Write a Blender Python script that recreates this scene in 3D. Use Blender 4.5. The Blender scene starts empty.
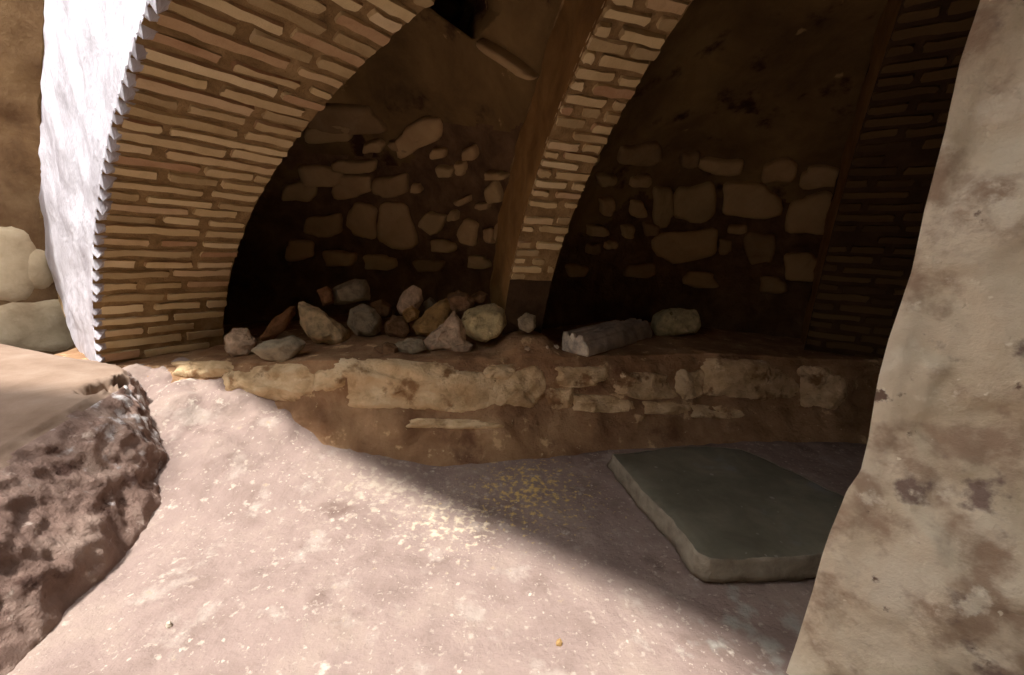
import bpy, bmesh, math, random
import numpy as np
from mathutils import Vector, Matrix, noise
from mathutils.bvhtree import BVHTree
from mathutils.geometry import intersect_point_line

random.seed(4)
sc = bpy.context.scene
COL = sc.collection

# ---------------------------------------------------------------- camera
F = 422.15; PITCH = .2068; ROLL = .0482; EYE = Vector((0, 0, 1.5))
fwd = Vector((0, math.cos(PITCH), -math.sin(PITCH)))
r0 = Vector((1, 0, 0)); u0 = Vector((0, math.sin(PITCH), math.cos(PITCH)))
right = math.cos(ROLL) * r0 + math.sin(ROLL) * u0
up = -math.sin(ROLL) * r0 + math.cos(ROLL) * u0
cam = bpy.data.cameras.new('camera'); co = bpy.data.objects.new('camera', cam); COL.objects.link(co)
cam.sensor_width = 36; cam.lens = F / 1024 * 36; cam.clip_start = .02
m = Matrix((right, up, -fwd)).transposed().to_4x4(); m.translation = EYE
co.matrix_world = m
sc.camera = co

def ray(px, py):
    return (fwd + right * ((px - 512) / F) - up * ((py - 337.5) / F))
def at_z(px, py, z):
    r = ray(px, py); return EYE + r * ((z - 1.5) / r.z)

# ---------------------------------------------------------------- helpers
def lin(c):
    return tuple(((v / 255) / 12.92 if v / 255 < .04045 else ((v / 255 + .055) / 1.055) ** 2.4) for v in c) + (1,)
def link(o, parent=None):
    COL.objects.link(o)
    if parent: o.parent = parent
    return o
def tag(o, label=None, cat=None, group=None, kind=None):
    if label: o['label'] = label
    if cat: o['category'] = cat
    if group: o['group'] = group
    if kind: o['kind'] = kind
    return o
def mesh_obj(name, bm, mats, parent=None, smooth=True, kind=None):
    me = bpy.data.meshes.new(name); bm.normal_update(); bm.to_mesh(me); bm.free()
    for mt in (mats if isinstance(mats, (list, tuple)) else [mats]): me.materials.append(mt)
    if smooth:
        for p in me.polygons: p.use_smooth = True
    o = bpy.data.objects.new(name, me); link(o, parent)
    if kind: o['kind'] = kind
    return o
def fb(p, s=1.0, o=4, seed=0.0):
    return noise.fractal(Vector((p[0] * s + seed, p[1] * s + seed * .7, p[2] * s)), 1.0, 2.0, o)
def sm(a, b, x):
    t = min(1, max(0, (x - a) / (b - a))); return t * t * (3 - 2 * t)

def mat(name, cols, scale=3, detail=8, bump=.5, bdist=.02, rough=.9, bscale=None, speck=None, spots=None,
        island=None, patch=None, spec=.25, stretch=(1, 1, 1)):
    """procedural stone/earth: noise ramp of colours, bump, optional flecks and blotches"""
    m = bpy.data.materials.new(name); m.use_nodes = True
    nt = m.node_tree; N = nt.nodes; L = nt.links; N.clear()
    out = N.new('ShaderNodeOutputMaterial'); bs = N.new('ShaderNodeBsdfPrincipled')
    L.new(bs.outputs[0], out.inputs[0])
    bs.inputs['Roughness'].default_value = rough; bs.inputs['Specular IOR Level'].default_value = spec
    tc = N.new('ShaderNodeTexCoord'); mp = N.new('ShaderNodeMapping'); mp.inputs['Scale'].default_value = stretch
    geo = N.new('ShaderNodeNewGeometry')
    L.new(tc.outputs['Object'], mp.inputs[0]); V = mp.outputs[0]
    n = N.new('ShaderNodeTexNoise'); n.inputs['Scale'].default_value = scale; n.inputs['Detail'].default_value = detail
    n.inputs['Roughness'].default_value = .62; n.inputs['Distortion'].default_value = .3
    L.new(V, n.inputs['Vector'])
    rp = N.new('ShaderNodeValToRGB'); el = rp.color_ramp.elements
    k = len(cols)
    pos = [.3 + .4 * i / (k - 1) for i in range(k)]
    el[0].position = pos[0]; el[0].color = lin(cols[0]); el[1].position = pos[-1]; el[1].color = lin(cols[-1])
    for i in range(1, k - 1):
        e = el.new(pos[i]); e.color = lin(cols[i])
    L.new(n.outputs[0], rp.inputs[0]); c = rp.outputs[0]
    def mix(c, other, fac, mode='MIX'):
        x = N.new('ShaderNodeMix'); x.data_type = 'RGBA'; x.blend_type = mode
        if isinstance(fac, float): x.inputs[0].default_value = fac
        else: L.new(fac, x.inputs[0])
        L.new(c, x.inputs[6])
        if isinstance(other, tuple): x.inputs[7].default_value = other
        else: L.new(other, x.inputs[7])
        return x.outputs[2]
    def ramp(src, a, b):
        r = N.new('ShaderNodeMapRange'); r.inputs[1].default_value = a; r.inputs[2].default_value = b
        r.interpolation_type = 'SMOOTHSTEP'
        L.new(src, r.inputs[0]); return r.outputs[0]
    if island:
        r2 = N.new('ShaderNodeValToRGB'); e2 = r2.color_ramp.elements
        e2[0].position = 0; e2[0].color = lin(island[0]); e2[1].position = 1; e2[1].color = lin(island[-1])
        for i in range(1, len(island) - 1):
            e = e2.new(i / (len(island) - 1)); e.color = lin(island[i])
        L.new(geo.outputs['Random Per Island'], r2.inputs[0])
        c = mix(c, r2.outputs[0], .72)
    for (col, sc_, a, b) in (spots or []):
        s = N.new('ShaderNodeTexNoise'); s.inputs['Scale'].default_value = sc_; s.inputs['Detail'].default_value = 6
        s.inputs['Roughness'].default_value = .6
        L.new(V, s.inputs['Vector']); c = mix(c, lin(col), ramp(s.outputs[0], a, b))
    for (col, sc_, thr, keep) in (speck or []):
        v = N.new('ShaderNodeTexVoronoi'); v.inputs['Scale'].default_value = sc_; v.inputs['Randomness'].default_value = 1
        d = N.new('ShaderNodeTexNoise'); d.inputs['Scale'].default_value = sc_ * 1.3
        L.new(V, d.inputs['Vector'])
        vm = N.new('ShaderNodeVectorMath'); vm.operation = 'MULTIPLY_ADD'; vm.inputs[1].default_value = (.03, .03, .03)
        L.new(d.outputs['Color'], vm.inputs[0]); L.new(V, vm.inputs[2]); L.new(vm.outputs[0], v.inputs['Vector'])
        a = ramp(v.outputs['Distance'], thr, thr * .6)
        sx = N.new('ShaderNodeSeparateColor'); L.new(v.outputs['Color'], sx.inputs[0])
        g = N.new('ShaderNodeMath'); g.operation = 'GREATER_THAN'; g.inputs[1].default_value = 1 - keep
        L.new(sx.outputs[0], g.inputs[0])
        mu = N.new('ShaderNodeMath'); mu.operation = 'MULTIPLY'; L.new(a, mu.inputs[0]); L.new(g.outputs[0], mu.inputs[1])
        c = mix(c, lin(col), mu.outputs[0])
    for (ce, rad, col, s_) in (patch or []):
        vm = N.new('ShaderNodeVectorMath'); vm.operation = 'DISTANCE'; vm.inputs[1].default_value = ce
        L.new(geo.outputs['Position'], vm.inputs[0])
        s = N.new('ShaderNodeTexNoise'); s.inputs['Scale'].default_value = s_; s.inputs['Detail'].default_value = 5
        L.new(V, s.inputs['Vector'])
        a = N.new('ShaderNodeMath'); a.operation = 'MULTIPLY_ADD'; a.inputs[1].default_value = -.16 / rad; a.inputs[2].default_value = .13
        L.new(vm.outputs['Value'], a.inputs[0])
        b = N.new('ShaderNodeMath'); b.operation = 'ADD'; L.new(s.outputs[0], b.inputs[0]); L.new(a.outputs[0], b.inputs[1])
        c = mix(c, lin(col), ramp(b.outputs[0], .54, .74))
    L.new(c, bs.inputs['Base Color'])
    bn = N.new('ShaderNodeTexNoise'); bn.inputs['Scale'].default_value = bscale or scale * 5
    bn.inputs['Detail'].default_value = 10; bn.inputs['Roughness'].default_value = .68
    L.new(V, bn.inputs['Vector'])
    bp = N.new('ShaderNodeBump'); bp.inputs['Strength'].default_value = bump; bp.inputs['Distance'].default_value = bdist
    L.new(bn.outputs[0], bp.inputs['Height']); L.new(bp.outputs[0], bs.inputs['Normal'])
    return m

M = {}
M['brick'] = mat('thin_tan_brick', [(168, 146, 104), (212, 192, 148), (228, 210, 170)], 9, bump=.5, bdist=.01, bscale=60,
                 island=[(136, 108, 74), (210, 184, 136), (226, 204, 158), (166, 114, 82), (236, 216, 174), (196, 170, 124), (158, 132, 92), (220, 194, 148), (148, 122, 84)])
M['dull_brick'] = mat('shade_dark_brick', [(70, 54, 34), (92, 72, 46), (108, 86, 56)], 4, bump=.5, bdist=.02, bscale=30, island=[(72, 54, 34), (96, 76, 48), (112, 90, 58)])  # third rib's shade put into the colour: a darkened brick
M['dull_mortar'] = mat('shade_dark_mortar', [(54, 40, 24), (70, 52, 34), (84, 64, 42)], 5, bump=.6, bdist=.02, bscale=24)  # darkened mortar, painted shade for the third rib and the middle rib's foot
M['mortar'] = mat('brown_mortar', [(120, 96, 62), (152, 124, 84), (174, 146, 104)], 8, bump=.9, bdist=.02, bscale=40)
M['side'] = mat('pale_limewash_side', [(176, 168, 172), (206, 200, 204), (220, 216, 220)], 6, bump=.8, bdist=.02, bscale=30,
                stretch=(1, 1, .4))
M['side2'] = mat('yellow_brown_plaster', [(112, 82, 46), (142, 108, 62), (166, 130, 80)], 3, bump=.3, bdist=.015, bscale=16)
M['web'] = mat('brown_vault_plaster', [(80, 62, 38), (118, 94, 58), (142, 116, 74)], 1.6, bump=.5, bdist=.02, bscale=14,
               spots=[((62, 38, 24), 2.4, .56, .68), ((170, 140, 92), 5, .66, .72)])
M['rubble_bed'] = mat('dark_rubble_mortar', [(84, 62, 42), (112, 86, 60), (134, 106, 76)], 5, bump=1, bdist=.04, bscale=18)
M['wall_stone'] = mat('buff_rubble_stone', [(150, 122, 86), (182, 152, 110), (204, 178, 138)], 5, bump=.5, bdist=.02, bscale=22,
                      island=[(120, 98, 68), (190, 160, 116), (168, 146, 104), (206, 176, 132)])
M['left_stone'] = mat('pale_ashlar_stone', [(178, 156, 124), (204, 184, 150), (218, 200, 168)], 5, bump=.4, bdist=.02, bscale=20)
M['left_bed'] = mat('tan_wall_mortar', [(96, 70, 46), (124, 96, 66), (146, 118, 84)], 3, bump=.6, bdist=.03, bscale=16)
M['bench'] = mat('ledge_earth_and_mortar', [(128, 94, 66), (162, 126, 92), (188, 154, 116)], 3.5, bump=1, bdist=.03, bscale=22,
                 spots=[((122, 88, 64), 2.5, .56, .68), ((218, 186, 142), 7, .6, .68), ((220, 194, 152), 22, .66, .72)])
M['bench_stone'] = mat('ochre_ledge_stone', [(178, 144, 102), (220, 190, 146), (236, 212, 172)], 6, bump=.9, bdist=.025, bscale=26,
                       spots=[((150, 114, 78), 5, .54, .66), ((238, 214, 172), 12, .62, .72)])
M['floor'] = mat('pinkish_mortar_floor', [(127, 108, 98), (147, 127, 117), (159, 140, 126)], 2.6, bump=.8, bdist=.016, bscale=26,
                 spots=[((164, 148, 136), 4.5, .56, .68), ((112, 92, 82), 1.7, .56, .72), ((176, 160, 145), 22, .58, .70), ((190, 176, 160), 7, .64, .72), ((166, 144, 118), 9, .66, .74)],
                 speck=[((184, 168, 153), 34, .30, .05), ((172, 156, 142), 60, .34, .12), ((190, 176, 160), 13, .13, .07)],
                 patch=[((.18, 2.42, 0), .40, (216, 184, 116), 30), ((-.30, 2.1, 0), .3, (200, 182, 156), 26), ((-.7, 2.35, 0), .4, (176, 160, 142), 18), ((1.1, 1.5, 0), .3, (164, 158, 146), 9)])
M['earth'] = mat('reddish_packed_earth', [(112, 88, 76), (146, 120, 106), (172, 148, 132)], 4, bump=1, bdist=.04, bscale=20,
                 spots=[((92, 68, 58), 6, .58, .68), ((196, 174, 158), 9, .62, .7)], patch=[((-2.2, 2.42, .5), .55, (226, 220, 216), 14)])  # whitish patch paints sunlight onto the bank's far corner
M['earth_top'] = mat('dusty_beige_mortar_bed', [(120, 98, 80), (138, 116, 98), (152, 132, 114)], 3, bump=.4, bdist=.02, bscale=16)
M['pier'] = mat('blotched_lime_plaster', [(200, 182, 152), (220, 204, 176), (230, 218, 194)], 3.2, bump=.8, bdist=.014, bscale=22,
                spots=[((172, 148, 124), 2.6, .52, .62), ((138, 118, 106), 4.6, .59, .68), ((232, 220, 196), 7, .6, .7), ((120, 98, 84), 9, .66, .72)],
                speck=[((232, 220, 196), 30, .2, .10)])
M['slab'] = mat('blue_grey_slate', [(92, 87, 72), (108, 104, 88), (128, 122, 104)], 4, bump=.35, bdist=.008, bscale=28, rough=.6, spec=.4,
                speck=[((150, 146, 136), 9, .14, .2), ((134, 130, 118), 22, .2, .08)], spots=[((124, 126, 122), 3, .6, .75)])
M['slab_edge'] = mat('weathered_slab_edge', [(118, 108, 92), (148, 138, 120), (168, 158, 138)], 9, bump=.8, bdist=.015, bscale=40)
def rockmat(name, c, **k):
    d = [tuple(int(v * .72) for v in c), c, tuple(min(250, int(v * 1.15)) for v in c)]
    return mat(name, d, k.pop('scale', 14), bump=1, bdist=.016, bscale=45, **k)
M['pale_wall'] = mat('pale_outer_plaster', [(188, 168, 138), (208, 190, 160), (222, 206, 178)], 3)  # kept pale so the unseen walls bounce more light into the chamber
R_ = dict(cream=rockmat('cream_limestone', (206, 180, 138)), grey=rockmat('grey_stone', (150, 136, 112)),
          pink=rockmat('pinkish_rough_stone', (194, 168, 140)), ochre=rockmat('ochre_stone', (180, 144, 92)),
          brown=rockmat('brown_stone', (126, 96, 68)), red=rockmat('red_brick_fragment', (146, 104, 70)),
          marble=rockmat('grey_veined_marble', (184, 168, 150), scale=5), white=rockmat('white_broken_stone', (222, 208, 186)),
          lichen=rockmat('yellow_stained_limestone', (184, 168, 126), spots=[((226, 206, 160), 9, .58, .68), ((110, 92, 60), 7, .58, .66)]))

# ---------------------------------------------------------------- the vaulted chamber
C = Vector((.7788, .6528, 0))
RIBS = [  # centre, azimuth, radius, rise, spring z, width
    dict(c=(.7788, .6528), az=-.9372, a=4.432, b=2.446, z0=.2533, w=.80, t1=1.52,
         ex=[(4.75, 0), (4.94, .38), (5.42, .7), (5.71, 1.01), (5.92, 1.36), (5.75, 1.75), (5.26, 2.1), (4.67, 2.5), (4.2, 2.86), (3.2, 3.3), (1.6, 3.55), (.2, 3.6)]),
    dict(c=(.7788, .6528), az=-.2469, a=2.945, b=2.446, z0=.2533, w=.33, t1=1.40,
         ex=[(3.45, 0), (3.45, .7), (3.4, 1.2), (3.17, 1.73), (2.86, 2.03), (2.55, 2.25), (2.25, 2.48), (1.95, 2.66), (1.6, 2.85), (1.0, 3.2), (.3, 3.45)]),
    dict(c=(1.0887, .3916), az=.5398, a=3.955, b=3.127, z0=.2533, w=.74, t1=1.35,
         ex=[(4.5, 0), (4.5, .8), (4.4, 1.4), (4.1, 2.0), (3.7, 2.5), (3.2, 2.9), (2.5, 3.3), (1.6, 3.6), (.8, 3.7)]),
]
def poly_at(pl, s):
    d = [0]
    for i in range(len(pl) - 1): d.append(d[-1] + math.dist(pl[i], pl[i + 1]))
    t = s * d[-1]
    for i in range(len(pl) - 1):
        if t <= d[i + 1] + 1e-9:
            k = (t - d[i]) / (d[i + 1] - d[i])
            return tuple(pl[i][j] + k * (pl[i + 1][j] - pl[i][j]) for j in range(len(pl[0])))
    return pl[-1]

def arc_table(r):
    n = 400; T = [r['t1'] * i / n for i in range(n + 1)]; S = [0]
    f = lambda t: (r['a'] * math.cos(t), r['z0'] + r['b'] * math.sin(t))
    for i in range(n): S.append(S[-1] + math.dist(f(T[i]), f(T[i + 1])))
    return T, S
def t_of(T, S, s):
    s = min(max(s, 0), S[-1]); k = int(np.searchsorted(S, s)); k = max(1, min(k, len(S) - 1))
    return T[k - 1] + (T[k] - T[k - 1]) * (s - S[k - 1]) / (S[k] - S[k - 1])

def brick_block(bm, frame, s0, s1, v0, v1, h, rnd):
    """one brick, rounded and worn: frame(s, v, h) -> point"""
    ns, nv = 3, max(3, int((v1 - v0) / .05))
    grid = {}; wav = rnd.uniform(0, .005); ph_ = rnd.random() * 6
    for i in range(ns + 1):
        for j in range(nv + 1):
            a = i / ns; b = j / nv
            edge = min(a, 1 - a) * 2 * (s1 - s0); e2 = min(b, 1 - b) * (v1 - v0)
            s = s0 + (s1 - s0) * a + (rnd.uniform(-1, 1) * .004)
            v = v0 + (v1 - v0) * b + rnd.uniform(-1, 1) * .004
            if j in (0, nv): v += (v0 + v1 > 2 * v and 1 or -1) * (.006 + .012 * abs(a - .5) * 2 * rnd.random())
            hh = h * (1 if (0 < i < ns and 0 < j < nv) else .9) + rnd.uniform(-1, 1) * .004
            s += wav * math.sin(v * 17 + ph_)
            grid[i, j] = bm.verts.new(frame(s, v, hh))
    for i in range(ns):
        for j in range(nv):
            bm.faces.new((grid[i, j], grid[i + 1, j], grid[i + 1, j + 1], grid[i, j + 1]))
    ring = [(i, 0) for i in range(ns)] + [(ns, j) for j in range(nv)] + [(i, nv) for i in range(ns, 0, -1)] + [(0, j) for j in range(nv, 0, -1)]
    lo = []
    for (i, j) in ring:
        a = s0 + (s1 - s0) * i / ns; b = v0 + (v1 - v0) * j / nv
        lo.append(bm.verts.new(frame(a, b, -.02)))
    for k in range(len(ring)):
        k2 = (k + 1) % len(ring)
        bm.faces.new((grid[ring[k2]], grid[ring[k]], lo[k], lo[k2]))
        e = bm.edges.get((grid[ring[k2]], grid[ring[k]])); e.smooth = False

def build_rib(r, label, pitch, bt, bl, seed, mside, tooth, mb='brick', mm='mortar', skip=0):
    rnd = random.Random(seed)
    az = r['az']; o = Vector((math.sin(az), math.cos(az), 0)); wv = Vector((math.cos(az), -math.sin(az), 0))
    c0 = Vector((r['c'][0], r['c'][1], 0)); W = r['w']
    root = bpy.data.objects.new('brick_arch', None); link(root)
    root.location = c0 + o * r['a']; tag(root, label, 'arch', 'brick ribs of the vault')
    off = root.location.copy()
    T, S = arc_table(r)
    def P(t, v, h=0):
        n = Vector((math.cos(t) / r['a'], math.sin(t) / r['b'])); n.normalize()   # outward from the void side
        rr = r['a'] * math.cos(t) - n.x * h; zz = r['z0'] + r['b'] * math.sin(t) - n.y * h
        p = c0 + o * rr + wv * v; p.z = zz; return p - off
    # --- core: soffit bed and right flank
    bm = bmesh.new(); ns, nv = 140, 10
    g = [[None] * (nv + 1) for _ in range(ns + 1)]
    for i in range(ns + 1):
        t = r['t1'] * i / ns
        for j in range(nv + 1):
            v = (j / nv - .5) * W
            p = P(t, v); d = fb(p, 9, 4, seed) * .010
            g[i][j] = bm.verts.new(P(t, v, d))
    for i in range(ns):
        for j in range(nv): bm.faces.new((g[i][j], g[i][j + 1], g[i + 1][j + 1], g[i + 1][j]))
    def flank(sgn, bm, base):
        nr = 12; G = []
        for i in range(ns + 1):
            t = r['t1'] * i / ns; row = []
            rin, zin = r['a'] * math.cos(t), r['z0'] + r['b'] * math.sin(t)
            rex, zex = poly_at(r['ex'], i / ns)
            for j in range(nr + 1):
                k = j / nr
                p = c0 + o * (rin + (rex - rin) * k) + wv * (sgn * W / 2); p.z = zin + (zex - zin) * k
                p -= off
                d = fb(p, 3, 5, seed + 3) * .022 * sm(0, .12, k) + fb(p, 14, 3, seed) * .006 * sm(0, .1, k)
                row.append(bm.verts.new(p + wv * (-sgn * -d)))
            G.append(row)
        for i in range(ns):
            for j in range(nr):
                q = (G[i][j], G[i][j + 1], G[i + 1][j + 1], G[i + 1][j])
                bm.faces.new(q if sgn > 0 else q[::-1])
        return G
    Gr = flank(1, bm, None)
    # back of the core
    for i in range(ns):
        a = Gr[i][-1].co; b = Gr[i + 1][-1].co
        v = [bm.verts.new(x) for x in (a, b, b - wv * W, a - wv * W)]
        bm.faces.new(v)
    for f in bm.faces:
        if f.calc_center_median().z < skip - .03: f.material_index = 1  # shade at the middle rib's foot, painted with the darker mortar
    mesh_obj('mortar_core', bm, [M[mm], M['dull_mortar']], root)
    # --- bricks across the soffit
    bm = bmesh.new()
    frame = lambda s, v, h: P(t_of(T, S, s), v, h)
    s = .02; k = 0; chips = []
    while s < S[-1] - pitch:
        v = -W / 2 + (rnd.uniform(.3, 1) * tooth); chips.append(s + bt * .5)
        if k % 2: first = rnd.uniform(.3, .6) * bl
        else: first = rnd.uniform(.8, 1.25) * bl
        L_ = first
        skew = rnd.uniform(-.004, .004)
        while v < W / 2 - .03:
            v1 = min(v + L_, W / 2 - rnd.uniform(-.012, .012))
            if W / 2 - v1 < .07: v1 = W / 2 - rnd.uniform(-.012, .010)
            th = bt * rnd.uniform(.8, 1.15); ds = rnd.uniform(-.006, .006)
            zc = r['z0'] + r['b'] * math.sin(t_of(T, S, s))
            if rnd.random() > .05 and zc > skip + rnd.uniform(-.08, .08):
                brick_block(bm, frame, s + ds, s + ds + th, v, v1, rnd.uniform(.010, .024), rnd)
            v = v1 + rnd.uniform(.012, .05) if v1 < W / 2 - .1 else W
            L_ = rnd.uniform(.45, 1.2) * bl
        s += pitch * rnd.uniform(.93, 1.07); k += 1
    mesh_obj('brick_soffit', bm, M[mb], root)
    bm = bmesh.new(); flank(-1, bm, None)
    if tooth:                                   # chipped arris: each course is broken back to a point
        for q in chips:
            h = pitch * rnd.uniform(.36, .5); ln = rnd.uniform(.035, .085); dq = rnd.uniform(-.012, .012)
            A = bm.verts.new(frame(q - h, -W / 2 - .004, -.01)); B = bm.verts.new(frame(q + h, -W / 2 - .004, -.01))
            T_ = bm.verts.new(frame(q + dq, -W / 2 + .004, ln)); M_ = bm.verts.new(frame(q + dq * .5, -W / 2 - .008, ln * .4))
            A2 = bm.verts.new(frame(q - h * .8, -W / 2 + .07, -.01)); B2 = bm.verts.new(frame(q + h * .8, -W / 2 + .07, -.01))
            for tri in ((A, M_, T_), (M_, B, T_), (A, B, M_), (A, T_, A2), (B, B2, T_), (A2, T_, B2)):
                bm.faces.new([bm.verts.new(x.co) for x in tri])
            for x in (A, B, T_, M_, A2, B2): bm.verts.remove(x)
        bmesh.ops.recalc_face_normals(bm, faces=[f for f in bm.faces if len(f.verts) == 3])
    mesh_obj('plastered_side', bm, mside, root)
    return root

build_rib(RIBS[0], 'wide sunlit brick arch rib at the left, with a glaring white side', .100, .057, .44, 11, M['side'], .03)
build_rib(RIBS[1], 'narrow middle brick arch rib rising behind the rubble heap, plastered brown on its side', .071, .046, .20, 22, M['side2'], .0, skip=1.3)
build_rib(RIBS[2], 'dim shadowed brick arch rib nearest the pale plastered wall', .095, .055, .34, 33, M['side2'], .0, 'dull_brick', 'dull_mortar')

# wall and vault behind the ribs, as a surface r(phi, u)
PA = [(5.55, -.1), (5.7, .6), (5.85, 1.2), (5.8, 1.7), (5.35, 2.1), (4.75, 2.5), (4.25, 2.9), (3.2, 3.25), (1.6, 3.5), (0, 3.6)]
PB = [(3.35, -.1), (3.35, .6), (3.25, 1.2), (3.1, 1.7), (2.8, 2.0), (2.45, 2.25), (2.15, 2.48), (1.7, 2.75), (.9, 3.3), (0, 3.6)]
PD = [(4.5, -.1), (4.5, .6), (4.5, 1.2), (4.4, 1.7), (4.1, 2.2), (3.7, 2.6), (3.1, 2.95), (2.2, 3.3), (1.1, 3.5), (0, 3.6)]
PL = [(5.95, -.1), (6.0, .5), (6.0, 1.0), (6.0, 1.5), (5.98, 2.0), (5.95, 2.6), (5.9, 3.5), (5.9, 3.55), (5.9, 3.58), (5.9, 3.6)]
KN = [(-2.3, PL), (-.9373, PL), (-.9372, PA), (-.2469, PB), (.56, PD), (2.4, PD)]
def shell(phi, u):
    if phi < -.9: phi -= 1e-6
    for i in range(len(KN) - 1):
        if phi <= KN[i + 1][0] or i == len(KN) - 2:
            s = (phi - KN[i][0]) / (KN[i + 1][0] - KN[i][0]); s = min(1, max(0, s))
            x = u * (len(PA) - 1); k = min(len(PA) - 2, int(x)); q = x - k
            a, b = KN[i][1], KN[i + 1][1]
            A = [a[k][j] + (a[k + 1][j] - a[k][j]) * q for j in (0, 1)]
            B = [b[k][j] + (b[k + 1][j] - b[k][j]) * q for j in (0, 1)]
            r = A[0] + (B[0] - A[0]) * s; z = A[1] + (B[1] - A[1]) * s
            if i in (2, 3):
                r += .55 * math.sin(math.pi * s) * (1 - sm(.35, .8, u))
                z += .25 * math.sin(math.pi * s) * sm(.3, .6, u) * (1 - sm(.8, 1, u))
            return r, z
def shell_pt(phi, u):
    r, z = shell(phi, u)
    p = Vector((C.x + r * math.sin(phi), C.y + r * math.cos(phi), z))
    d = fb(p, 1.4, 5, 7) * .07 + fb(p, 7, 3, 2) * .012
    p.x += d * math.sin(phi); p.y += d * math.cos(phi); return p
def shell_mesh(phi0, phi1, u0_, u1_, nph, nu, hole=None):
    bm = bmesh.new(); G = []
    for i in range(nph + 1):
        ph = phi0 + (phi1 - phi0) * i / nph
        G.append([bm.verts.new(shell_pt(ph, u0_ + (u1_ - u0_) * j / nu)) for j in range(nu + 1)])
    fs = []
    for i in range(nph):
        for j in range(nu):
            fs.append(bm.faces.new((G[i][j], G[i][j + 1], G[i + 1][j + 1], G[i + 1][j])))
    if hole:
        bm.normal_update()
        hs = [f for f in fs if hole(f.calc_center_median())]
        if hs:
            hset = set(hs); ring = {v for f in hs for v in f.verts if any(g not in hset for g in v.link_faces)}
            for v in ring:
                x, y = proj(v.co); bd = None
                for k in range(len(HOLE)):
                    a, b = Vector(HOLE[k]), Vector(HOLE[(k + 1) % len(HOLE)])
                    t_ = max(0, min(1, (Vector((x, y)) - a).dot(b - a) / (b - a).length_squared)); c_ = a + (b - a) * t_
                    dd = (c_ - Vector((x, y))).length
                    if bd is None or dd < bd[0]: bd = (dd, c_)
                if bd[0] < 14:
                    n_ = v.normal; r_ = ray(*bd[1]); den = r_.dot(n_)
                    if abs(den) > .05: v.co = EYE + r_ * ((v.co - EYE).dot(n_) / den)
            ex = bmesh.ops.extrude_face_region(bm, geom=hs)
            vs = [v for v in ex['geom'] if isinstance(v, bmesh.types.BMVert)]
            for v in vs:
                d = Vector((v.co.x - C.x, v.co.y - C.y, 1.2)); d.normalize(); v.co += d * .9
            bmesh.ops.delete(bm, geom=hs, context='FACES')
    return bm
UW = 5.6 / 9
def proj(p):
    d = p - EYE; z = d.dot(fwd)
    return (512 + F * d.dot(right) / z, 337.5 - F * d.dot(up) / z) if z > .1 else (-9999, 0)
def inpoly(x, y, pl):
    c = False; j = len(pl) - 1
    for i in range(len(pl)):
        if (pl[i][1] > y) != (pl[j][1] > y) and x < (pl[j][0] - pl[i][0]) * (y - pl[i][1]) / (pl[j][1] - pl[i][1]) + pl[i][0]: c = not c
        j = i
    return c
def solid(o, t=.12):
    md = o.modifiers.new('thick', 'SOLIDIFY'); md.thickness = t; md.offset = -1; return o

def bvh_of(bm):
    bm.normal_update(); return BVHTree.FromBMesh(bm)
def embed(bm, bvh, px, py, w, h, rot=0, out=.05, mi=1, seed=0, rough=.12, soft=False):
    """a rounded stone set into the masonry: every vertex is laid on the wall surface and raised out of it"""
    hit = bvh.ray_cast(EYE, ray(px, py).normalized())
    if hit[0] is None: return
    ns = Vector()
    for dx in (-.4, 0, .4):
        for dy in (-.4, 0, .4):
            q = bvh.ray_cast(EYE, ray(px + dx * w, py + dy * h).normalized())
            if q[0] is not None:
                m_ = q[1] if q[1].dot(ray(px, py)) < 0 else -q[1]; ns += m_
    n = ns.normalized()
    rnd = random.Random(seed + int(px * 7 + py)); ph = rnd.random() * 9
    N = 26; rings = [(1.0, -.04), (1.0, .45), (.93, .8), (.78, 1.0), (.5, 1.06), (.25, 1.08)]
    if soft: rings = [(1.12, -.04), (1.06, -.01), (1.0, .12), (.93, .4), (.84, .62), (.74, .8), (.62, .9), (.5, .95), (.36, 1.0), (.2, 1.0)]; N = 60
    ca, sa = math.cos(rot), math.sin(rot); prev = None; last = hit[0]
    for (q, z) in rings:
        cur = []
        for a in range(N):
            t = 2 * math.pi * a / N; e = .62
            x = abs(math.cos(t)) ** e * math.copysign(1, math.cos(t)); y = abs(math.sin(t)) ** e * math.copysign(1, math.sin(t))
            rr = 1 + rough * math.sin(2 * t + ph) + rough * .7 * math.sin(3 * t + ph * 2) + rough * .5 * math.sin(5 * t + 3 * ph) + rnd.uniform(-.03, .03)
            x, y = x * rr * q * w / 2, y * rr * q * h / 2
            g = bvh.ray_cast(EYE, ray(px + x * ca - y * sa, py + x * sa + y * ca).normalized())
            b = g[0] if g[0] is not None and (g[0] - hit[0]).length < .9 else last
            if soft: b = b + n * (fb(b, 9, 4, ph) * .022 + fb(b, 26, 3, ph) * .010)
            hh = out * 1.25 * z * (1 + .3 * fb(b, 6, 3, ph)) if z > 0 else z
            cur.append(bm.verts.new(b + n * hh))
        if prev:
            for a in range(N):
                f = bm.faces.new((prev[a], prev[(a + 1) % N], cur[(a + 1) % N], cur[a])); f.material_index = mi
        prev = cur
    f = bm.faces.new(prev); f.material_index = mi

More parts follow.
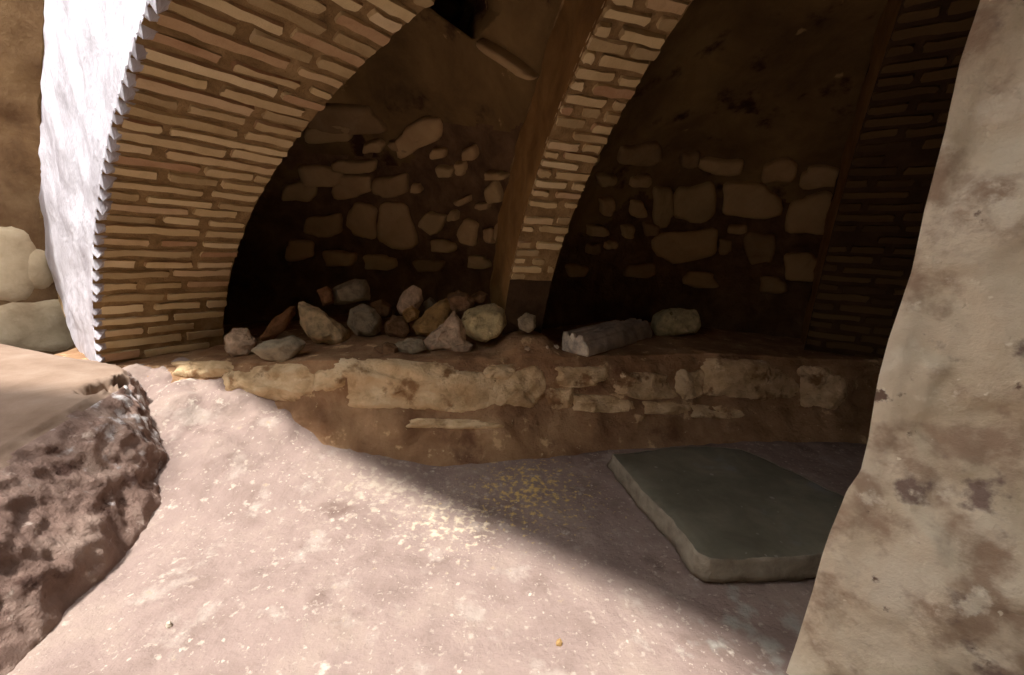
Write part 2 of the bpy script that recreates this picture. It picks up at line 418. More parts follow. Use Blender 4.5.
# the broken opening in the first bay's vault
HOLE = [(405, -150), (418, -2), (438, 14), (474, 40), (500, 12), (520, -150)]
bm = shell_mesh(-.9372, -.2469, UW, 1, 130, 120, lambda p: p.y > 1.2 and inpoly(*proj(p), HOLE))
embed(bm, bvh_of(bm), 509, 58, 68, 9, .6, .05, 1, 3, .05)
ceil = mesh_obj('ceiling', bm, [M['web'], M['wall_stone']], kind='structure')
bm = shell_mesh(-.2469, 1.6, UW, 1, 190, 60)
for a_, b_, c_, d_, e_ in ((1.6, 4.0, UW, 1, 90), (4.0, 2 * math.pi - .9372, .915, 1, 30)):  # unseen roof past the crown, added to keep sun off the plastered wall
    b2 = shell_mesh(a_, b_, c_, d_, e_, 30); me = bpy.data.meshes.new('t'); b2.to_mesh(me); b2.free(); bm.from_mesh(me); bpy.data.meshes.remove(me)
mesh_obj('ceiling', bm, M['web'], kind='structure')

# coarse outer shell added over the chamber to stop light leaking in
bm = shell_mesh(-.9372, 4.0, 0, 1, 60, 20)
for v in bm.verts:
    q = Vector((v.co.x - C.x, v.co.y - C.y, 0))
    if q.length > .01: q.normalize()
    v.co += q * 1.1 + Vector((0, 0, 1.0 * sm(.5, 2.5, v.co.z)))
mesh_obj('ceiling', bm, M['rubble_bed'], kind='structure')

# back wall with its rubble
bm = shell_mesh(-.9372, -.2469, 0, UW, 130, 90)
b2 = shell_mesh(-.2469, 1.6, 0, UW, 190, 90); me = bpy.data.meshes.new('t'); b2.to_mesh(me); b2.free(); bm.from_mesh(me); bpy.data.meshes.remove(me)
bv = bvh_of(bm)
for f in bm.faces:
    c_ = f.calc_center_median()
    if c_.z > 2.12 + .5 * fb(c_, .9, 4, 6) + (.12 if c_.x < .2 else -.1): f.material_index = 2
ST = [(345, 118, 75, 28, 0), (330, 130, 50, 20, 0), (420, 135, 50, 26, .45), (402, 145, 22, 9, -.2), (356, 165, 40, 14, 0), (352, 185, 42, 22, .05), (392, 185, 32, 24, .1),
      (364, 220, 30, 32, -.2), (397, 226, 36, 46, .05), (434, 222, 20, 24, -.5), (418, 187, 10, 8, 0), (472, 152, 14, 14, .2), (446, 170, 16, 12, 0), (462, 167, 12, 12, 0),
      (498, 174, 20, 8, 0), (496, 192, 14, 22, .3), (470, 232, 18, 24, -.3), (444, 246, 22, 14, 0), (492, 235, 10, 14, .1), (505, 232, 12, 24, 0), (465, 200, 14, 8, .4), (320, 175, 40, 22, 0),
      (440, 152, 16, 10, 0), (485, 205, 12, 8, 0), (455, 215, 10, 10, 0), (300, 190, 34, 20, 0), (325, 225, 34, 24, 0), (380, 262, 30, 16, 0), (340, 258, 30, 18, 0),
      (430, 265, 26, 14, 0), (300, 250, 30, 20, 0), (480, 262, 20, 14, 0), (375, 145, 20, 12, 0), (512, 205, 8, 12, 0),
      (640, 153, 40, 22, 0), (605, 178, 18, 12, 0), (640, 180, 20, 12, 0), (662, 205, 22, 36, 0), (695, 202, 40, 40, 0), (637, 208, 16, 16, 0), (750, 200, 56, 36, 0),
      (686, 245, 58, 34, .1), (650, 228, 14, 14, 0), (627, 230, 14, 12, 0), (596, 230, 20, 12, 0), (610, 244, 12, 8, 0), (592, 248, 12, 12, 0), (606, 205, 16, 16, 0),
      (812, 214, 46, 42, 0), (803, 267, 38, 30, .1), (760, 247, 28, 34, 0), (722, 165, 40, 16, -.1), (690, 158, 18, 16, 0), (725, 246, 14, 14, 0), (738, 228, 18, 10, 0),
      (772, 285, 26, 18, 0), (590, 155, 14, 14, 0), (780, 170, 34, 22, 0), (820, 176, 40, 20, 0), (575, 270, 18, 14, 0), (640, 270, 30, 16, 0), (700, 280, 34, 16, 0)]
for i, (x, y, w, h, ro) in enumerate(ST): embed(bm, bv, x, y, w, h, -ro, .05, 1, i)
mesh_obj('wall_back', bm, [M['rubble_bed'], M['wall_stone'], M['web']], kind='structure')

# wall of the open bay at the left
bm = shell_mesh(-2.3, -.9374, 0, 6 / 9, 120, 60)
bv = bvh_of(bm)
for i, (x, y, w, h) in enumerate([(4, 262, 40, 64), (34, 325, 100, 46), (-42, 300, 44, 60), (34, 268, 12, 30)]):
    embed(bm, bv, x, y, w, h, 0, .02, 1, i, .05)
solid(mesh_obj('wall_left', bm, [M['left_bed'], M['left_stone']], kind='structure'))

# enclosing walls out of view: behind the camera and to the far right
bm = shell_mesh(1.6, 2.4, 0, UW, 30, 20); mesh_obj('wall_right', bm, M['pale_wall'], kind='structure')
bm = bmesh.new(); prev = None
for i in range(31):
    ph = 2.4 + (2 * math.pi - 2.3 - 2.4) * i / 30; R = 4.5 + (5.7 - 4.5) * i / 30
    a = bm.verts.new((C.x + R * math.sin(ph), C.y + R * math.cos(ph), -.1)); b = bm.verts.new((C.x + R * math.sin(ph), C.y + R * math.cos(ph), 3.6))
    if prev: bm.faces.new((prev[0], prev[1], b, a))
    prev = (a, b)
solid(mesh_obj('wall_front', bm, M['pale_wall'], kind='structure'))

# unseen roof slab added over the near left corner to shade the bank
bm = bmesh.new()
bmesh.ops.create_grid(bm, x_segments=40, y_segments=40, size=.5)
for v in bm.verts:
    x = -6.2 + (v.co.x + .5) * 3.45; y = -5.0 + (v.co.y + .5) * 6.55
    v.co = Vector((x + .12 * fb((x, y, 0), 1.3, 4), y + .12 * fb((x, y, 5), 1.3, 4), 3.0 + .05 * fb((x, y, 2), 2, 3)))
solid(mesh_obj('ceiling', bm, M['web'], kind='structure'), .3)

# ---------------------------------------------------------------- floor
def pile_h(x, y):
    # debris sloping down from the ledge and the earth bank in the left corner
    h = .54 * sm(1.2, .0, math.hypot((x + 2.4) / 1.75, (y - 3.0) / 1.0))
    return h * (1 + .25 * fb((x, y, 0), 3, 4))
def floor_h(x, y):
    return .012 * fb((x, y, 0), 2.2, 4) + .007 * fb((x, y, 3), 9, 4) + pile_h(x, y) + .03 * sm(.5, 0, abs((y - 2.75 - .25 * x))) * (x > -2)
def gridmesh(x0, x1, y0, y1, nx, ny, fn):
    bm = bmesh.new(); G = []
    for i in range(nx + 1):
        x = x0 + (x1 - x0) * i / nx
        G.append([bm.verts.new((x, y0 + (y1 - y0) * j / ny, fn(x, y0 + (y1 - y0) * j / ny))) for j in range(ny + 1)])
    for i in range(nx):
        for j in range(ny): bm.faces.new((G[i][j], G[i + 1][j], G[i + 1][j + 1], G[i][j + 1]))
    return bm
bm = gridmesh(-3.2, 3.4, .4, 4.2, 330, 190, floor_h)
bmo = gridmesh(-7, 7, -6, 8, 14, 14, lambda x, y: -.04)
me = bpy.data.meshes.new('t'); bmo.to_mesh(me); bmo.free(); bm.from_mesh(me); bpy.data.meshes.remove(me)
mesh_obj('floor', bm, M['floor'], kind='structure')

# ---------------------------------------------------------------- masonry ledge
TOP = [(-3.6, 2.95, .50), (-2.55, 2.94, .55), (-1.9, 2.87, .62), (-1.23, 2.79, .70), (-.08, 3.05, .70), (.71, 3.3, .70), (1.64, 3.56, .70), (2.4, 3.6, .70), (3.0, 3.6, .70), (4.5, 3.75, .70)]
FOOT = [(-3.4, 2.3), (-2.4, 2.35), (-1.8, 2.5), (-1.17, 2.55), (-.37, 2.6), (.71, 2.95), (1.71, 3.17), (2.6, 3.32), (4.3, 3.4)]
bm = bmesh.new(); G = []; NX = 240
for i in range(NX + 1):
    s = i / NX; tx, ty, tz = poly_at(TOP, s); fx, fy = poly_at(FOOT, s)
    row = []
    prof = [(2.6, 1.02, 1.0), (1.9, 1.01, 1.0), (1.3, 1.0, 1), (.8, 1.0, 1), (.5, 1.0, 1), (.3, 1.0, 1), (.15, 1.0, 1), (.06, 1.0, 1), (0, .985, 1)]
    for (b, zz, _) in prof: row.append((tx - .15 * b, ty + b, tz * zz))
    face = [(0, .97), (.10, .9), (.14, .8), (.17, .7), (.2, .6), (.26, .52), (.38, .44), (.52, .34), (.66, .24), (.8, .13), (.92, .04), (1.0, -.05), (1.0, -.12)]
    for (a, zz) in face: row.append((tx + (fx - tx) * a, ty + (fy - ty) * a, tz * zz))
    # finer subdivision of the face
    fine = []
    for k in range(len(row) - 1):
        for q in range(3 if k > 5 else 2):
            m_ = 3 if k > 5 else 2
            fine.append(tuple(row[k][j] + (row[k + 1][j] - row[k][j]) * q / m_ for j in range(3)))
    fine.append(row[-1])
    vs = []
    for p in fine:
        p = Vector(p); d = fb(p, 2.2, 5, 5) * .06 + fb(p, 9, 4, 1) * .022
        zf = sm(.0, .2, p.z)
        mo = .135 * sm(.36, .05, math.hypot(p.x - .10, (p.y - 3.42) / 1.2)) * sm(.5, .66, p.z)
        vs.append(bm.verts.new(p + Vector((0, -d * 1.1 * zf, d * .45 * zf + mo))))
    G.append(vs)
for i in range(NX):
    for j in range(len(G[0]) - 1): bm.faces.new((G[i][j], G[i][j + 1], G[i + 1][j + 1], G[i + 1][j]))
bv = bvh_of(bm)
bench_bvh = BVHTree.FromBMesh(bm)
for i, (x, y, w, h, ro, out) in enumerate([
    (202, 369, 70, 14, 0, .03), (268, 384, 96, 36, .03, .03), (330, 380, 30, 26, 0, .02), (415, 386, 150, 52, .02, .035), (520, 388, 50, 40, 0, .025),
    (580, 376, 60, 18, 0, .025), (645, 386, 60, 26, 0, .03), (690, 384, 26, 32, 0, .03), (745, 380, 92, 40, 0, .03), (600, 404, 60, 18, 0, .02), (665, 408, 44, 14, 0, .02),
    (560, 398, 26, 24, 0, .03), (820, 388, 44, 44, 0, .03), (450, 424, 90, 10, 0, .015), (500, 372, 30, 16, 0, .03), (360, 372, 26, 18, 0, .03), (715, 412, 50, 14, 0, .015)]):
    embed(bm, bv, x, y, w * .95, h, ro, out, 1, i, .13, True)
ledge = mesh_obj('masonry_ledge', bm, [M['bench'], M['bench_stone']])
tag(ledge, 'long low ochre masonry ledge running under the brick arches, crumbling face', 'ledge')

# ---------------------------------------------------------------- earth bank at the left
# cross-sections from near to far: (top edge x, y, z) and foot x
EDGE = [(-2.02, .3, .50), (-2.05, .9, .50), (-2.12, 1.4, .52), (-2.2, 1.8, .55), (-2.25, 2.1, .58), (-2.33, 2.4, .60), (-2.5, 2.62, .60), (-2.75, 2.78, .58), (-3.1, 2.95, .56)]
BFT = [(-1.5, .3), (-1.55, .8), (-1.62, 1.16), (-1.72, 1.6), (-1.80, 1.95), (-1.88, 2.25), (-2.1, 2.45), (-2.3, 2.75), (-2.6, 3.1)]
CK = (Vector((-2.36, 2.24, .57)), Vector((-2.38, 2.46, .60)))   # a crevice in the crumbling corner
bm = bmesh.new(); G = []; NY = 300
for i in range(NY + 1):
    s = i / NY; ex, ey, ez = poly_at(EDGE, s); fx, fy = poly_at(BFT, s)
    row = []
    nT = 40
    for k in range(nT):
        q = 1 - k / nT
        x = ex - 4.0 * q ** 1.6; row.append((x, ey + (3.6 if False else 0) + .9 * q ** 1.6 * (1 if s > .5 else .3), ez + .10 * sm(.1, .6, q) + .02 * math.sin(x * 2)))
    nF = 34
    for k in range(nF + 1):
        q = k / nF
        row.append((ex + (fx - ex) * (q ** .8), ey + (fy - ey) * q, ez * (1 - q ** 1.25) - .06 * q))
    vs = []
    for j, p in enumerate(row):
        p = Vector(p); fc = sm(nT - 5, nT + 6, j) * sm(0, .25, p.z + .12)
        d = (fb(p, 2.4, 5, 9) * .035) * (.3 + fc) + fc * (fb((p.x * 1.1, p.y, p.z * 1.3), 9, 5, 2) * .030 + fb(p, 22, 4, 2) * .011)
        q = CK[0] + (CK[1] - CK[0]) * max(0, min(1, (p - CK[0]).dot(CK[1] - CK[0]) / (CK[1] - CK[0]).length_squared))
        ck = sm(.075, .02, (p - q).length + .03 * fb(p, 12, 3))
        vs.append(bm.verts.new(p + Vector((d * .9 - .08 * ck, -.2 * d + .04 * ck, d * .6 - .12 * ck))))
    G.append(vs)
for i in range(NY):
    for j in range(len(G[0]) - 1):
        f = bm.faces.new((G[i][j], G[i][j + 1], G[i + 1][j + 1], G[i + 1][j]))
        f.material_index = 1 if j < nT + 1 + int(3 * fb((i * .05, j * .3, 0), 1, 2)) else 0
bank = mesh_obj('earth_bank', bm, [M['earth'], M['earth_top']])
tag(bank, 'raised bank of rough reddish earth with a dusty beige top, left foreground', 'earth bank')

# ---------------------------------------------------------------- pale plastered wall at the right
SIL = [(1.22, 3.6), (1.22, 2.9), (1.215, 2.5), (1.205, 2.21), (1.19, 2.06), (1.195, 1.89), (1.19, 1.67), (1.195, 1.49), (1.175, 1.29), (1.17, 1.16), (1.175, 1.08), (1.185, .95), (1.185, .83), (1.155, .76), (1.13, .6),
       (1.12, .5), (1.115, .36), (1.10, .15), (1.085, 0), (1.08, -.1)]
bm = bmesh.new(); G = []; NZ = 200
for i in range(NZ + 1):
    ex, ez = poly_at(SIL, i / NZ); row = []
    # plan: far return -> rounded edge -> near face sweeping toward the viewer's right
    plan = [(3.0, 2.0), (2.0, 1.35), (1.2, .8), (.6, .4), (.28, .18), (.11, .07), (.04, .02), (0, 0)]
    for a, b in zip(plan, plan[1:]):
        for q in range(4): row.append((a[0] + (b[0] - a[0]) * q / 4, a[1] + (b[1] - a[1]) * q / 4))
    near = [(0, 0), (.025, -.035), (.08, -.09), (.2, -.22), (.5, -.42), (1.0, -.75), (1.7, -1.2), (2.6, -1.8)]
    for a, b in zip(near, near[1:]):
        for q in range(9): row.append((a[0] + (b[0] - a[0]) * q / 9, a[1] + (b[1] - a[1]) * q / 9))
    row.append(near[-1])
    vs = []
    for (x, y) in row:
        p = Vector((ex + x, 1.3 + y, ez)); e = sm(0, .12, abs(x) + abs(y))
        d = fb(p, 2.4, 5, 4) * .03 * (.15 + e) + fb(p, 10, 4, 3) * .009 * (.5 + .5 * e)
        dd = -.02 * sm(.1, .35, fb(p, 3.6, 3, 21)) * e
        n = Vector((-.55, -.83, 0)) if y <= 0 else Vector((-.7, .7, 0))
        vs.append(bm.verts.new(p + n * (d + dd)))
    G.append(vs)
for i in range(NZ):
    for j in range(len(G[0]) - 1): bm.faces.new((G[i][j], G[i + 1][j], G[i + 1][j + 1], G[i][j + 1]))
mesh_obj('wall_right', bm, M['pier'], kind='structure')

# ---------------------------------------------------------------- the grey slab lying on the floor
def slab():
    pts = [(.725, 2.72), (.80, 2.30), (.88, 1.98), (.915, 1.74), (.95, 1.70), (1.15, 1.715), (1.38, 1.74), (1.62, 1.78), (1.94, 1.82), (2.12, 1.9), (2.02, 2.30), (1.88, 2.6), (1.72, 2.88), (1.45, 2.90), (1.2, 2.86), (.95, 2.78)]
    root = bpy.data.objects.new('stone_slab', None); link(root); root.location = (1.35, 2.3, 0)
    off = root.location
    def ring(n=160):
        return [poly_at(pts + [pts[0]], i / n) for i in range(n)]
    R = ring(); n = len(R)
    cx = sum(p[0] for p in R) / n; cy = sum(p[1] for p in R) / n
    th = lambda x, y: .125 + .012 * (x - 1.3)
    lift = lambda x, y: .022
    bm = bmesh.new(); rings = []
    edge = [(1.0, 0), (1.006, .25), (1.0, .5), (.998, .75), (.992, .93), (.982, 1.0)]
    for (q, z) in edge:
        r = []
        for (x, y) in R:
            w = 1 + .016 * fb((x, y, z * .3), 5, 4, 3) + .016 * fb((x, y, z), 14, 4, 1)
            X = cx + (x - cx) * q * w; Y = cy + (y - cy) * q * w
            r.append(bm.verts.new((X - off.x, Y - off.y, lift(X, Y) + th(X, Y) * z + (.006 * fb((X, Y, 1), 6, 3) if z > .9 else 0))))
        rings.append(r)
    for a, b in zip(rings, rings[1:]):
        for i in range(n):
            bm.faces.new((a[i], a[(i + 1) % n], b[(i + 1) % n], b[i]))
    bm.faces.new(rings[0][::-1])
    mesh_obj('broken_edge', bm, M['slab_edge'], root)['label'] = 'paler rough broken edge of the slab'
    bm = bmesh.new(); prev = None
    for q in (.985, .96, .85, .7, .5, .3, .12):
        cur = []
        for (x, y) in R:
            w = 1 + (.016 * fb((x, y, .3), 5, 4, 3) + .016 * fb((x, y, 1), 14, 4, 1)) * (q > .9)
            X = cx + (x - cx) * q * w; Y = cy + (y - cy) * q * w
            z = lift(X, Y) + th(X, Y) + .006 * fb((X, Y, 1), 6, 3) + (-.004 if q == .985 else .002) + .004 * fb((X, Y, 4), 2.5, 3)
            cur.append(bm.verts.new((X - off.x, Y - off.y, z)))
        if prev:
            for i in range(n): bm.faces.new((prev[i], prev[(i + 1) % n], cur[(i + 1) % n], cur[i]))
        prev = cur
    bm.faces.new(prev)
    mesh_obj('slab_top', bm, M['slab'], root)
    tag(root, 'large flat dark grey stone slab lying on the floor in front of the ledge', 'stone slab')
slab()

# ---------------------------------------------------------------- loose stones
def rock_from(name, poly, base, thick, material, label, cat, group=None, seed=1, ztop=None, dist=None, rough=.06, lean=0.0, parent=None):
    """a stone whose silhouette is measured in the photo, standing at the distance of its contact point"""
    if dist is None:
        h = bench_bvh.ray_cast(EYE, ray(*base).normalized())
        P0 = h[0] if h[0] else at_z(*base, .65)
    else:
        r = ray(*base); P0 = EYE + r * (dist / r.y)
    hd = Vector((P0.x, P0.y, 0)).normalized()
    # vertical plane through the middle of the stone
    mid = P0 + hd * thick * .42
    pts = []
    for (x, y) in poly:
        r = ray(x, y); k = (mid - EYE).dot(hd) / r.dot(hd); pts.append(EYE + r * k)
    cen = sum(pts, Vector()) / len(pts)
    rnd = random.Random(seed * 13 + 5)
    bm = bmesh.new()
    def add(p): bm.verts.new(p)
    for p in pts: add(p + hd * thick * rnd.uniform(-.12, .12))
    for side, q in ((-1, .68), (1, .72)):
        for p in pts[::1]:
            d = p - cen
            add(cen + d * (q + rnd.uniform(-.14, .12)) + hd * side * thick * (.5 + rnd.uniform(-.12, .06)) + Vector((0, 0, side * lean)))
    bmesh.ops.convex_hull(bm, input=bm.verts)
    bmesh.ops.delete(bm, geom=[v for v in bm.verts if not v.link_faces], context='VERTS')
    bmesh.ops.triangulate(bm, faces=bm.faces)
    size = max((p - cen).length for p in pts)
    bmesh.ops.bevel(bm, geom=bm.edges[:], offset=size * .035, segments=1, affect='EDGES', clamp_overlap=True)
    bmesh.ops.triangulate(bm, faces=bm.faces)
    for _ in range(3):
        es = [e for e in bm.edges if e.calc_length() > size * .10]
        if es: bmesh.ops.subdivide_edges(bm, edges=es, cuts=1); bmesh.ops.triangulate(bm, faces=bm.faces)
    bm.normal_update()
    for v in bm.verts:
        p = v.co
        d = size * rough * 1.35 * (1.3 * fb(p, 1.6 / size * .5, 4, seed * 1.7) + .7 * fb(p, 5 / size * .5, 4, seed))
        v.co = p + v.normal * d
    bmesh.ops.smooth_vert(bm, verts=bm.verts, factor=.35, use_axis_x=True, use_axis_y=True, use_axis_z=True)
    o_ = Vector((cen.x, cen.y, min(v.co.z for v in bm.verts)))
    for v in bm.verts: v.co -= o_
    ob = mesh_obj(name, bm, material, parent); ob.location = o_
    if label: tag(ob, label, cat, group)
    return ob

HEAP = 'loose stones heaped on the ledge'
rk = lambda *a, **k: rock_from(*a, **k)
ROCKS = [
 ('rubble_stone', [(226, 336), (233, 328), (247, 329), (257, 337), (257, 349), (247, 357), (235, 357), (228, 351)], (241, 356), .16, 'pink', 'knobbly pinkish stone at the foot of the left brick arch', 1, .13),
 ('flat_stone', [(249, 350), (266, 341), (294, 336), (307, 342), (304, 347), (285, 361), (262, 359)], (284, 360), .18, 'grey', 'flat pale grey stone lying at the front left of the heap', 3, .04),
 ('brick_fragment', [(259, 337), (274, 318), (290, 306), (296, 306), (296, 314), (284, 331), (272, 341), (262, 342)], (268, 345), .10, 'red', 'slanting reddish brick fragment left of the large cream boulder', 2, .04),
 ('boulder', [(296, 301), (303, 300), (325, 309), (341, 321), (350, 334), (347, 343), (338, 347), (315, 345), (306, 336), (299, 318)], (325, 346), .24, 'cream', 'largest cream boulder of the heap with a faceted left end', 4, .07),
 ('rubble_stone', [(349, 308), (362, 303), (375, 308), (383, 320), (382, 331), (370, 338), (355, 335), (347, 325)], (366, 338), .20, 'grey', 'rounded grey stone under the squared block, right of the cream boulder', 6, .05),
 ('rubble_stone', [(384, 322), (393, 315), (406, 317), (411, 328), (406, 338), (392, 338), (385, 332)], (397, 338), .15, 'brown', 'dark brown stone low in the heap, between rounded grey and tan stones', 8, .06),
 ('rubble_stone', [(411, 326), (428, 310), (446, 298), (454, 303), (452, 318), (442, 333), (428, 338), (414, 337)], (426, 339), .20, 'ochre', 'tan wedge-shaped stone leaning up toward the heap top', 9, .07),
 ('rubble_stone', [(421, 343), (434, 333), (447, 322), (455, 308), (463, 318), (467, 334), (463, 346), (444, 351), (426, 350)], (444, 350), .16, 'pink', 'craggy pinkish-brown stone in front of the tan wedge', 11, .13),
 ('boulder', [(463, 312), (477, 305), (494, 303), (504, 310), (508, 323), (501, 335), (487, 343), (473, 341), (465, 331), (461, 321)], (485, 343), .22, 'lichen', 'round yellow-stained boulder at the right end of the heap', 12, .06),
 ('flat_stone', [(395, 344), (410, 337), (423, 340), (428, 349), (412, 355), (399, 351)], (411, 354), .12, 'grey', 'small flat grey stone at the front of the heap, below the tan wedge', 13, .06),
 ('flat_stone', [(448, 346), (464, 341), (474, 345), (470, 352), (452, 353)], (461, 352), .12, 'pink', 'low reddish flat stone in front of the round yellow-stained boulder', 14, .06),
 ('rubble_stone', [(517, 319), (526, 313), (536, 316), (537, 327), (529, 333), (519, 329)], (527, 333), .12, 'grey', 'lone small grey stone at the foot of the middle arch', 15, .07),
 ('flat_stone', [(372, 347), (386, 342), (399, 346), (398, 352), (380, 354)], (386, 353), .13, 'brown', 'thin brown flat stone under the rounded grey one, front of heap', 16, .05),
]
objs = []
for (nm, poly, base, th, mk, lab, sd, rg) in ROCKS:
    near = {12: 3.24, 15: 3.2}.get(sd)      # these two stand just in front of the middle arch
    objs.append(rock_from(nm, poly, base, th, R_[mk], lab, 'stone', HEAP, seed=sd, rough=rg, dist=near))
def depth_of(o): return o.location.y
# second layer, resting on the first
UPPER = [
 ('squared_block', [(331, 288), (344, 285), (354, 279), (366, 279), (370, 287), (370, 300), (352, 304), (334, 305)], 4, .17, 'grey', 'squared grey block propped on top of the rounded grey stone', 5, .03, .14),
 ('brick_fragment', [(316, 290), (327, 286), (333, 291), (334, 303), (323, 306)], 3, .12, 'red', 'small dark red brick piece behind the cream boulder', 19, .05, .16),
 ('rubble_stone', [(396, 306), (402, 292), (413, 284), (423, 289), (424, 301), (415, 313), (400, 315)], 5, .13, 'pink', 'pointed brownish stone standing up in the middle of the heap', 7, .06, .06),
 ('rubble_stone', [(403, 311), (412, 305), (420, 311), (418, 319), (408, 323), (402, 318)], 5, .09, 'ochre', 'small tan stone below the pointed brownish one', 20, .06, -.02),
 ('rubble_stone', [(447, 297), (458, 290), (468, 293), (473, 303), (468, 314), (455, 316), (450, 308)], 7, .14, 'brown', 'dark stone at the very top of the heap, left of the round boulder', 10, .12, .10),
 ('flat_stone', [(468, 297), (480, 291), (488, 294), (487, 302), (475, 306)], 8, .13, 'brown', 'small flat stone lying behind and above the round yellow boulder', 17, .06, .16),
 ('rubble_stone', [(423, 303), (430, 297), (436, 303), (434, 314), (425, 316)], 6, .10, 'grey', 'small grey stone just behind the tan wedge', 18, .07, .14),
 ('rubble_stone', [(370, 304), (381, 300), (392, 305), (392, 317), (380, 321), (372, 313)], 5, .14, 'brown', 'dark stone wedged behind the rounded grey and dark brown stones', 21, .07, .12),
]
for (nm, poly, ref, th, mk, lab, sd, rg, dy) in UPPER:
    xs = sum(p[0] for p in poly) / len(poly); ys = max(p[1] for p in poly)
    h = objs[ref].location.y + dy
    rock_from(nm, poly, (xs, ys), th, R_[mk], lab, 'stone', HEAP, seed=sd, rough=rg, dist=h - th * .3)

# carved marble moulding lying on the ledge, and the drum-like chunk at its far end
def marble():
    root = bpy.data.objects.new('marble_moulding', None); link(root)
    A = bench_bvh.ray_cast(EYE, ray(577, 354).normalized())[0]; B = bench_bvh.ray_cast(EYE, ray(640, 337).normalized())[0]
    ax = Vector((B.x - A.x, B.y - A.y, 0)); Ln = ax.length; ax.normalize(); sd = Vector((ax.y, -ax.x, 0))
    A = A - sd * .02
    root.location = A; W, H = .25, .165
    z0 = A.z - .002; z1 = max(B.z, A.z) 
    # profile in (side, height): fillet, grooves and a round on the upper right, like a cornice piece
    prof = [(-.5, 0), (-.5, .5), (-.5, .95), (-.46, 1), (-.32, 1.0), (-.27, .84), (-.2, .84), (-.15, 1.0), (-.04, 1.0), (.0, .82), (.08, .82), (.12, .97), (.24, .95), (.30, .84), (.34, .72), (.40, .70), (.44, .55), (.5, .4), (.52, .15), (.5, 0)]
    bm = bmesh.new(); G = []; n = 60
    pr = []
    for a, b in zip(prof, prof[1:] + prof[:1]):
        for q in range(3): pr.append((a[0] + (b[0] - a[0]) * q / 3, a[1] + (b[1] - a[1]) * q / 3))
    def P(k, x, h):
        s = k * Ln * 1.05; wob = 1 - .24 * sm(.70, .78, k) + .12 * sm(.8, .86, k) + .05 * fb((k * 5, x, h), 1, 3)
        p = ax * s + sd * (x * W * wob) + Vector((0, 0, h * H * (wob + .15 * k) + (z1 - A.z) * k * .8))
        return p
    for i in range(n + 1):
        k = i / n; r = []
        for (x, h) in pr:
            p = P(k, x, h); d = .003 * fb(p, 20, 4) + .007 * fb(p, 5, 3) * (h > .05)
            r.append(bm.verts.new(p + Vector((0, 0, d)) + sd * d))
        G.append(r)
    m_ = len(pr)
    for i in range(n):
        for j in range(m_): bm.faces.new((G[i][j], G[i + 1][j], G[i + 1][(j + 1) % m_], G[i][(j + 1) % m_]))
    bm.faces.new(G[-1])
    mesh_obj('moulded_shaft', bm, R_['marble'], root)
    bm = bmesh.new(); prev = None
    for q, off_ in ((1.0, 0.0), (1.0, -.012), (.93, -.022), (.6, -.024), (.2, -.024)):
        r = []
        for (x, h) in pr:
            X, Hh = x * q, .5 + (h - .5) * q; p = P(0, X, Hh) + ax * (off_ + .006 * fb((X * 5, Hh * 5, 0), 1, 3))
            r.append(bm.verts.new(p))
        if prev:
            for j in range(m_): bm.faces.new((prev[j], prev[(j + 1) % m_], r[(j + 1) % m_], r[j]))
        prev = r
    bm.faces.new(prev)
    mesh_obj('cut_end', bm, R_['white'], root)['label'] = 'pale clean-cut end face'
    tag(root, 'long grey marble moulding with grooves and a pale cut end, lying on the ledge', 'marble fragment')
marble()
rock_from('column_drum', [(650, 326), (652, 315), (664, 309), (682, 307), (697, 308), (702, 316), (702, 327), (697, 334), (684, 337), (668, 339), (656, 336)], (676, 338), .20,
          R_['lichen'], 'cream barrel-shaped stone chunk touching the far end of the marble moulding', 'stone', seed=31, rough=.05)

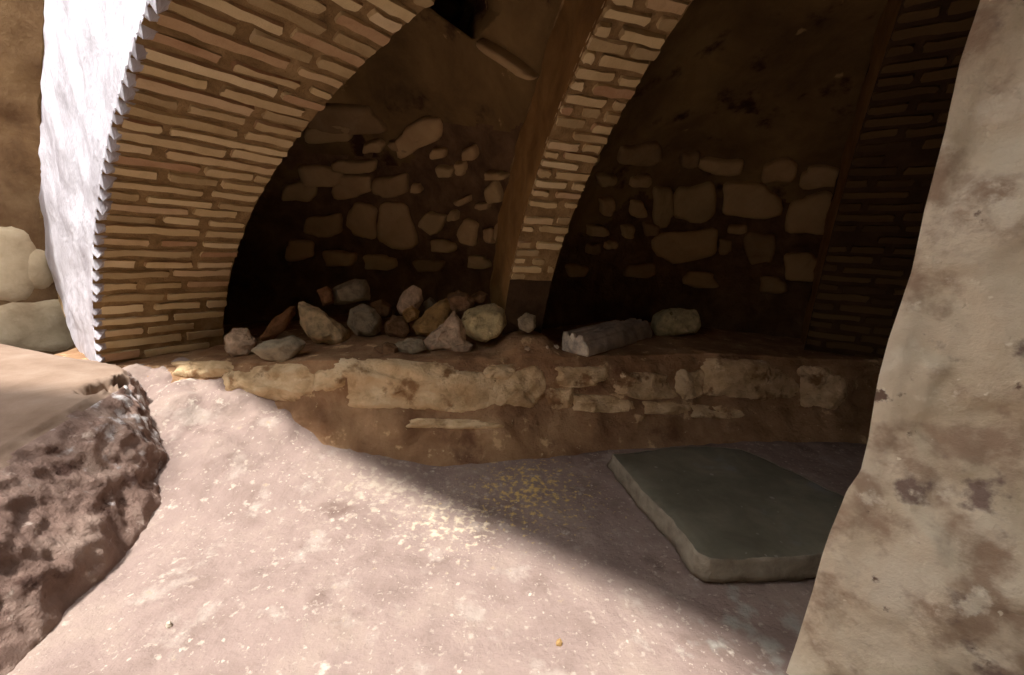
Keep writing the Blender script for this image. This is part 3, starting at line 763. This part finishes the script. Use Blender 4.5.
# pebbles
PEB = [((411, 354), 5, 'white', 'tiny white chip in front of the small flat grey stone'),
       ((527, 350), 8, 'pink', 'pebble on the ledge edge in front of the lone small grey stone'),
       ((547, 348), 5, 'pink', 'tiny pebble left of the marble moulding, the farther from it'),
       ((556, 348), 7, 'white', 'tiny pale pebble right beside the cut end of the marble moulding')]
for i, (b, s, mk, lab) in enumerate(PEB):
    x, y = b; h = s * .36
    pl = [(x - h * 1.3, y - h * .4), (x - h * .6, y - h * 1.4), (x + h * .7, y - h * 1.3), (x + h * 1.4, y - h * .2), (x + h * .5, y + h * .5), (x - h * .7, y + h * .5)]
    rock_from('pebble', pl, b, .02 + s * .003, R_[mk], lab, 'pebble', seed=40 + i, rough=.05)
for i, (b, s, mk, lab) in enumerate([((169, 628), 9, 'white', 'white pebble lying alone on the sunlit floor beside the earth bank'),
                                     ((559, 646), 8, 'ochre', 'small brown pebble on the sunlit floor near the bottom edge of the picture')]):
    x, y = b; h = s * .5
    g = at_z(x, y, floor_h(*at_z(x, y, 0)[:2]))
    pl = [(x - h * .9, y - h * .4), (x - h * .6, y - h * 1.3), (x + h * .3, y - h * 1.6), (x + h * .9, y - h * .8), (x + h * .7, y + h * .3), (x - h * .4, y + h * .4)]
    rock_from('pebble', pl, b, .02, R_[mk], lab, 'pebble', seed=50 + i, rough=.05, dist=g.y)

# ---------------------------------------------------------------- light: sun and sky through the open bay at the left
sun = bpy.data.lights.new('sun', 'SUN'); so = bpy.data.objects.new('sun', sun); COL.objects.link(so)
sun.energy = 8.0; sun.angle = math.radians(5); sun.color = (1, .97, .95)
so.rotation_euler = Vector((.275, .30, -1)).to_track_quat('-Z', 'Y').to_euler()
so.location = (-3, -3, 8)
w = bpy.data.worlds.new('world'); sc.world = w; w.use_nodes = True
bg = w.node_tree.nodes['Background']; bg.inputs[0].default_value = (.97, .97, 1, 1); bg.inputs[1].default_value = 4.2

vs = sc.view_settings; vs.view_transform = 'Standard'; vs.look = 'None'; vs.gamma = 1; vs.exposure = 0; vs.use_curve_mapping = False
sc.cycles.use_denoising = True; sc.cycles.denoiser = 'OPENIMAGEDENOISE'
sc.cycles.max_bounces = 10; sc.cycles.diffuse_bounces = 8
sc.cycles.sample_clamp_indirect = 6
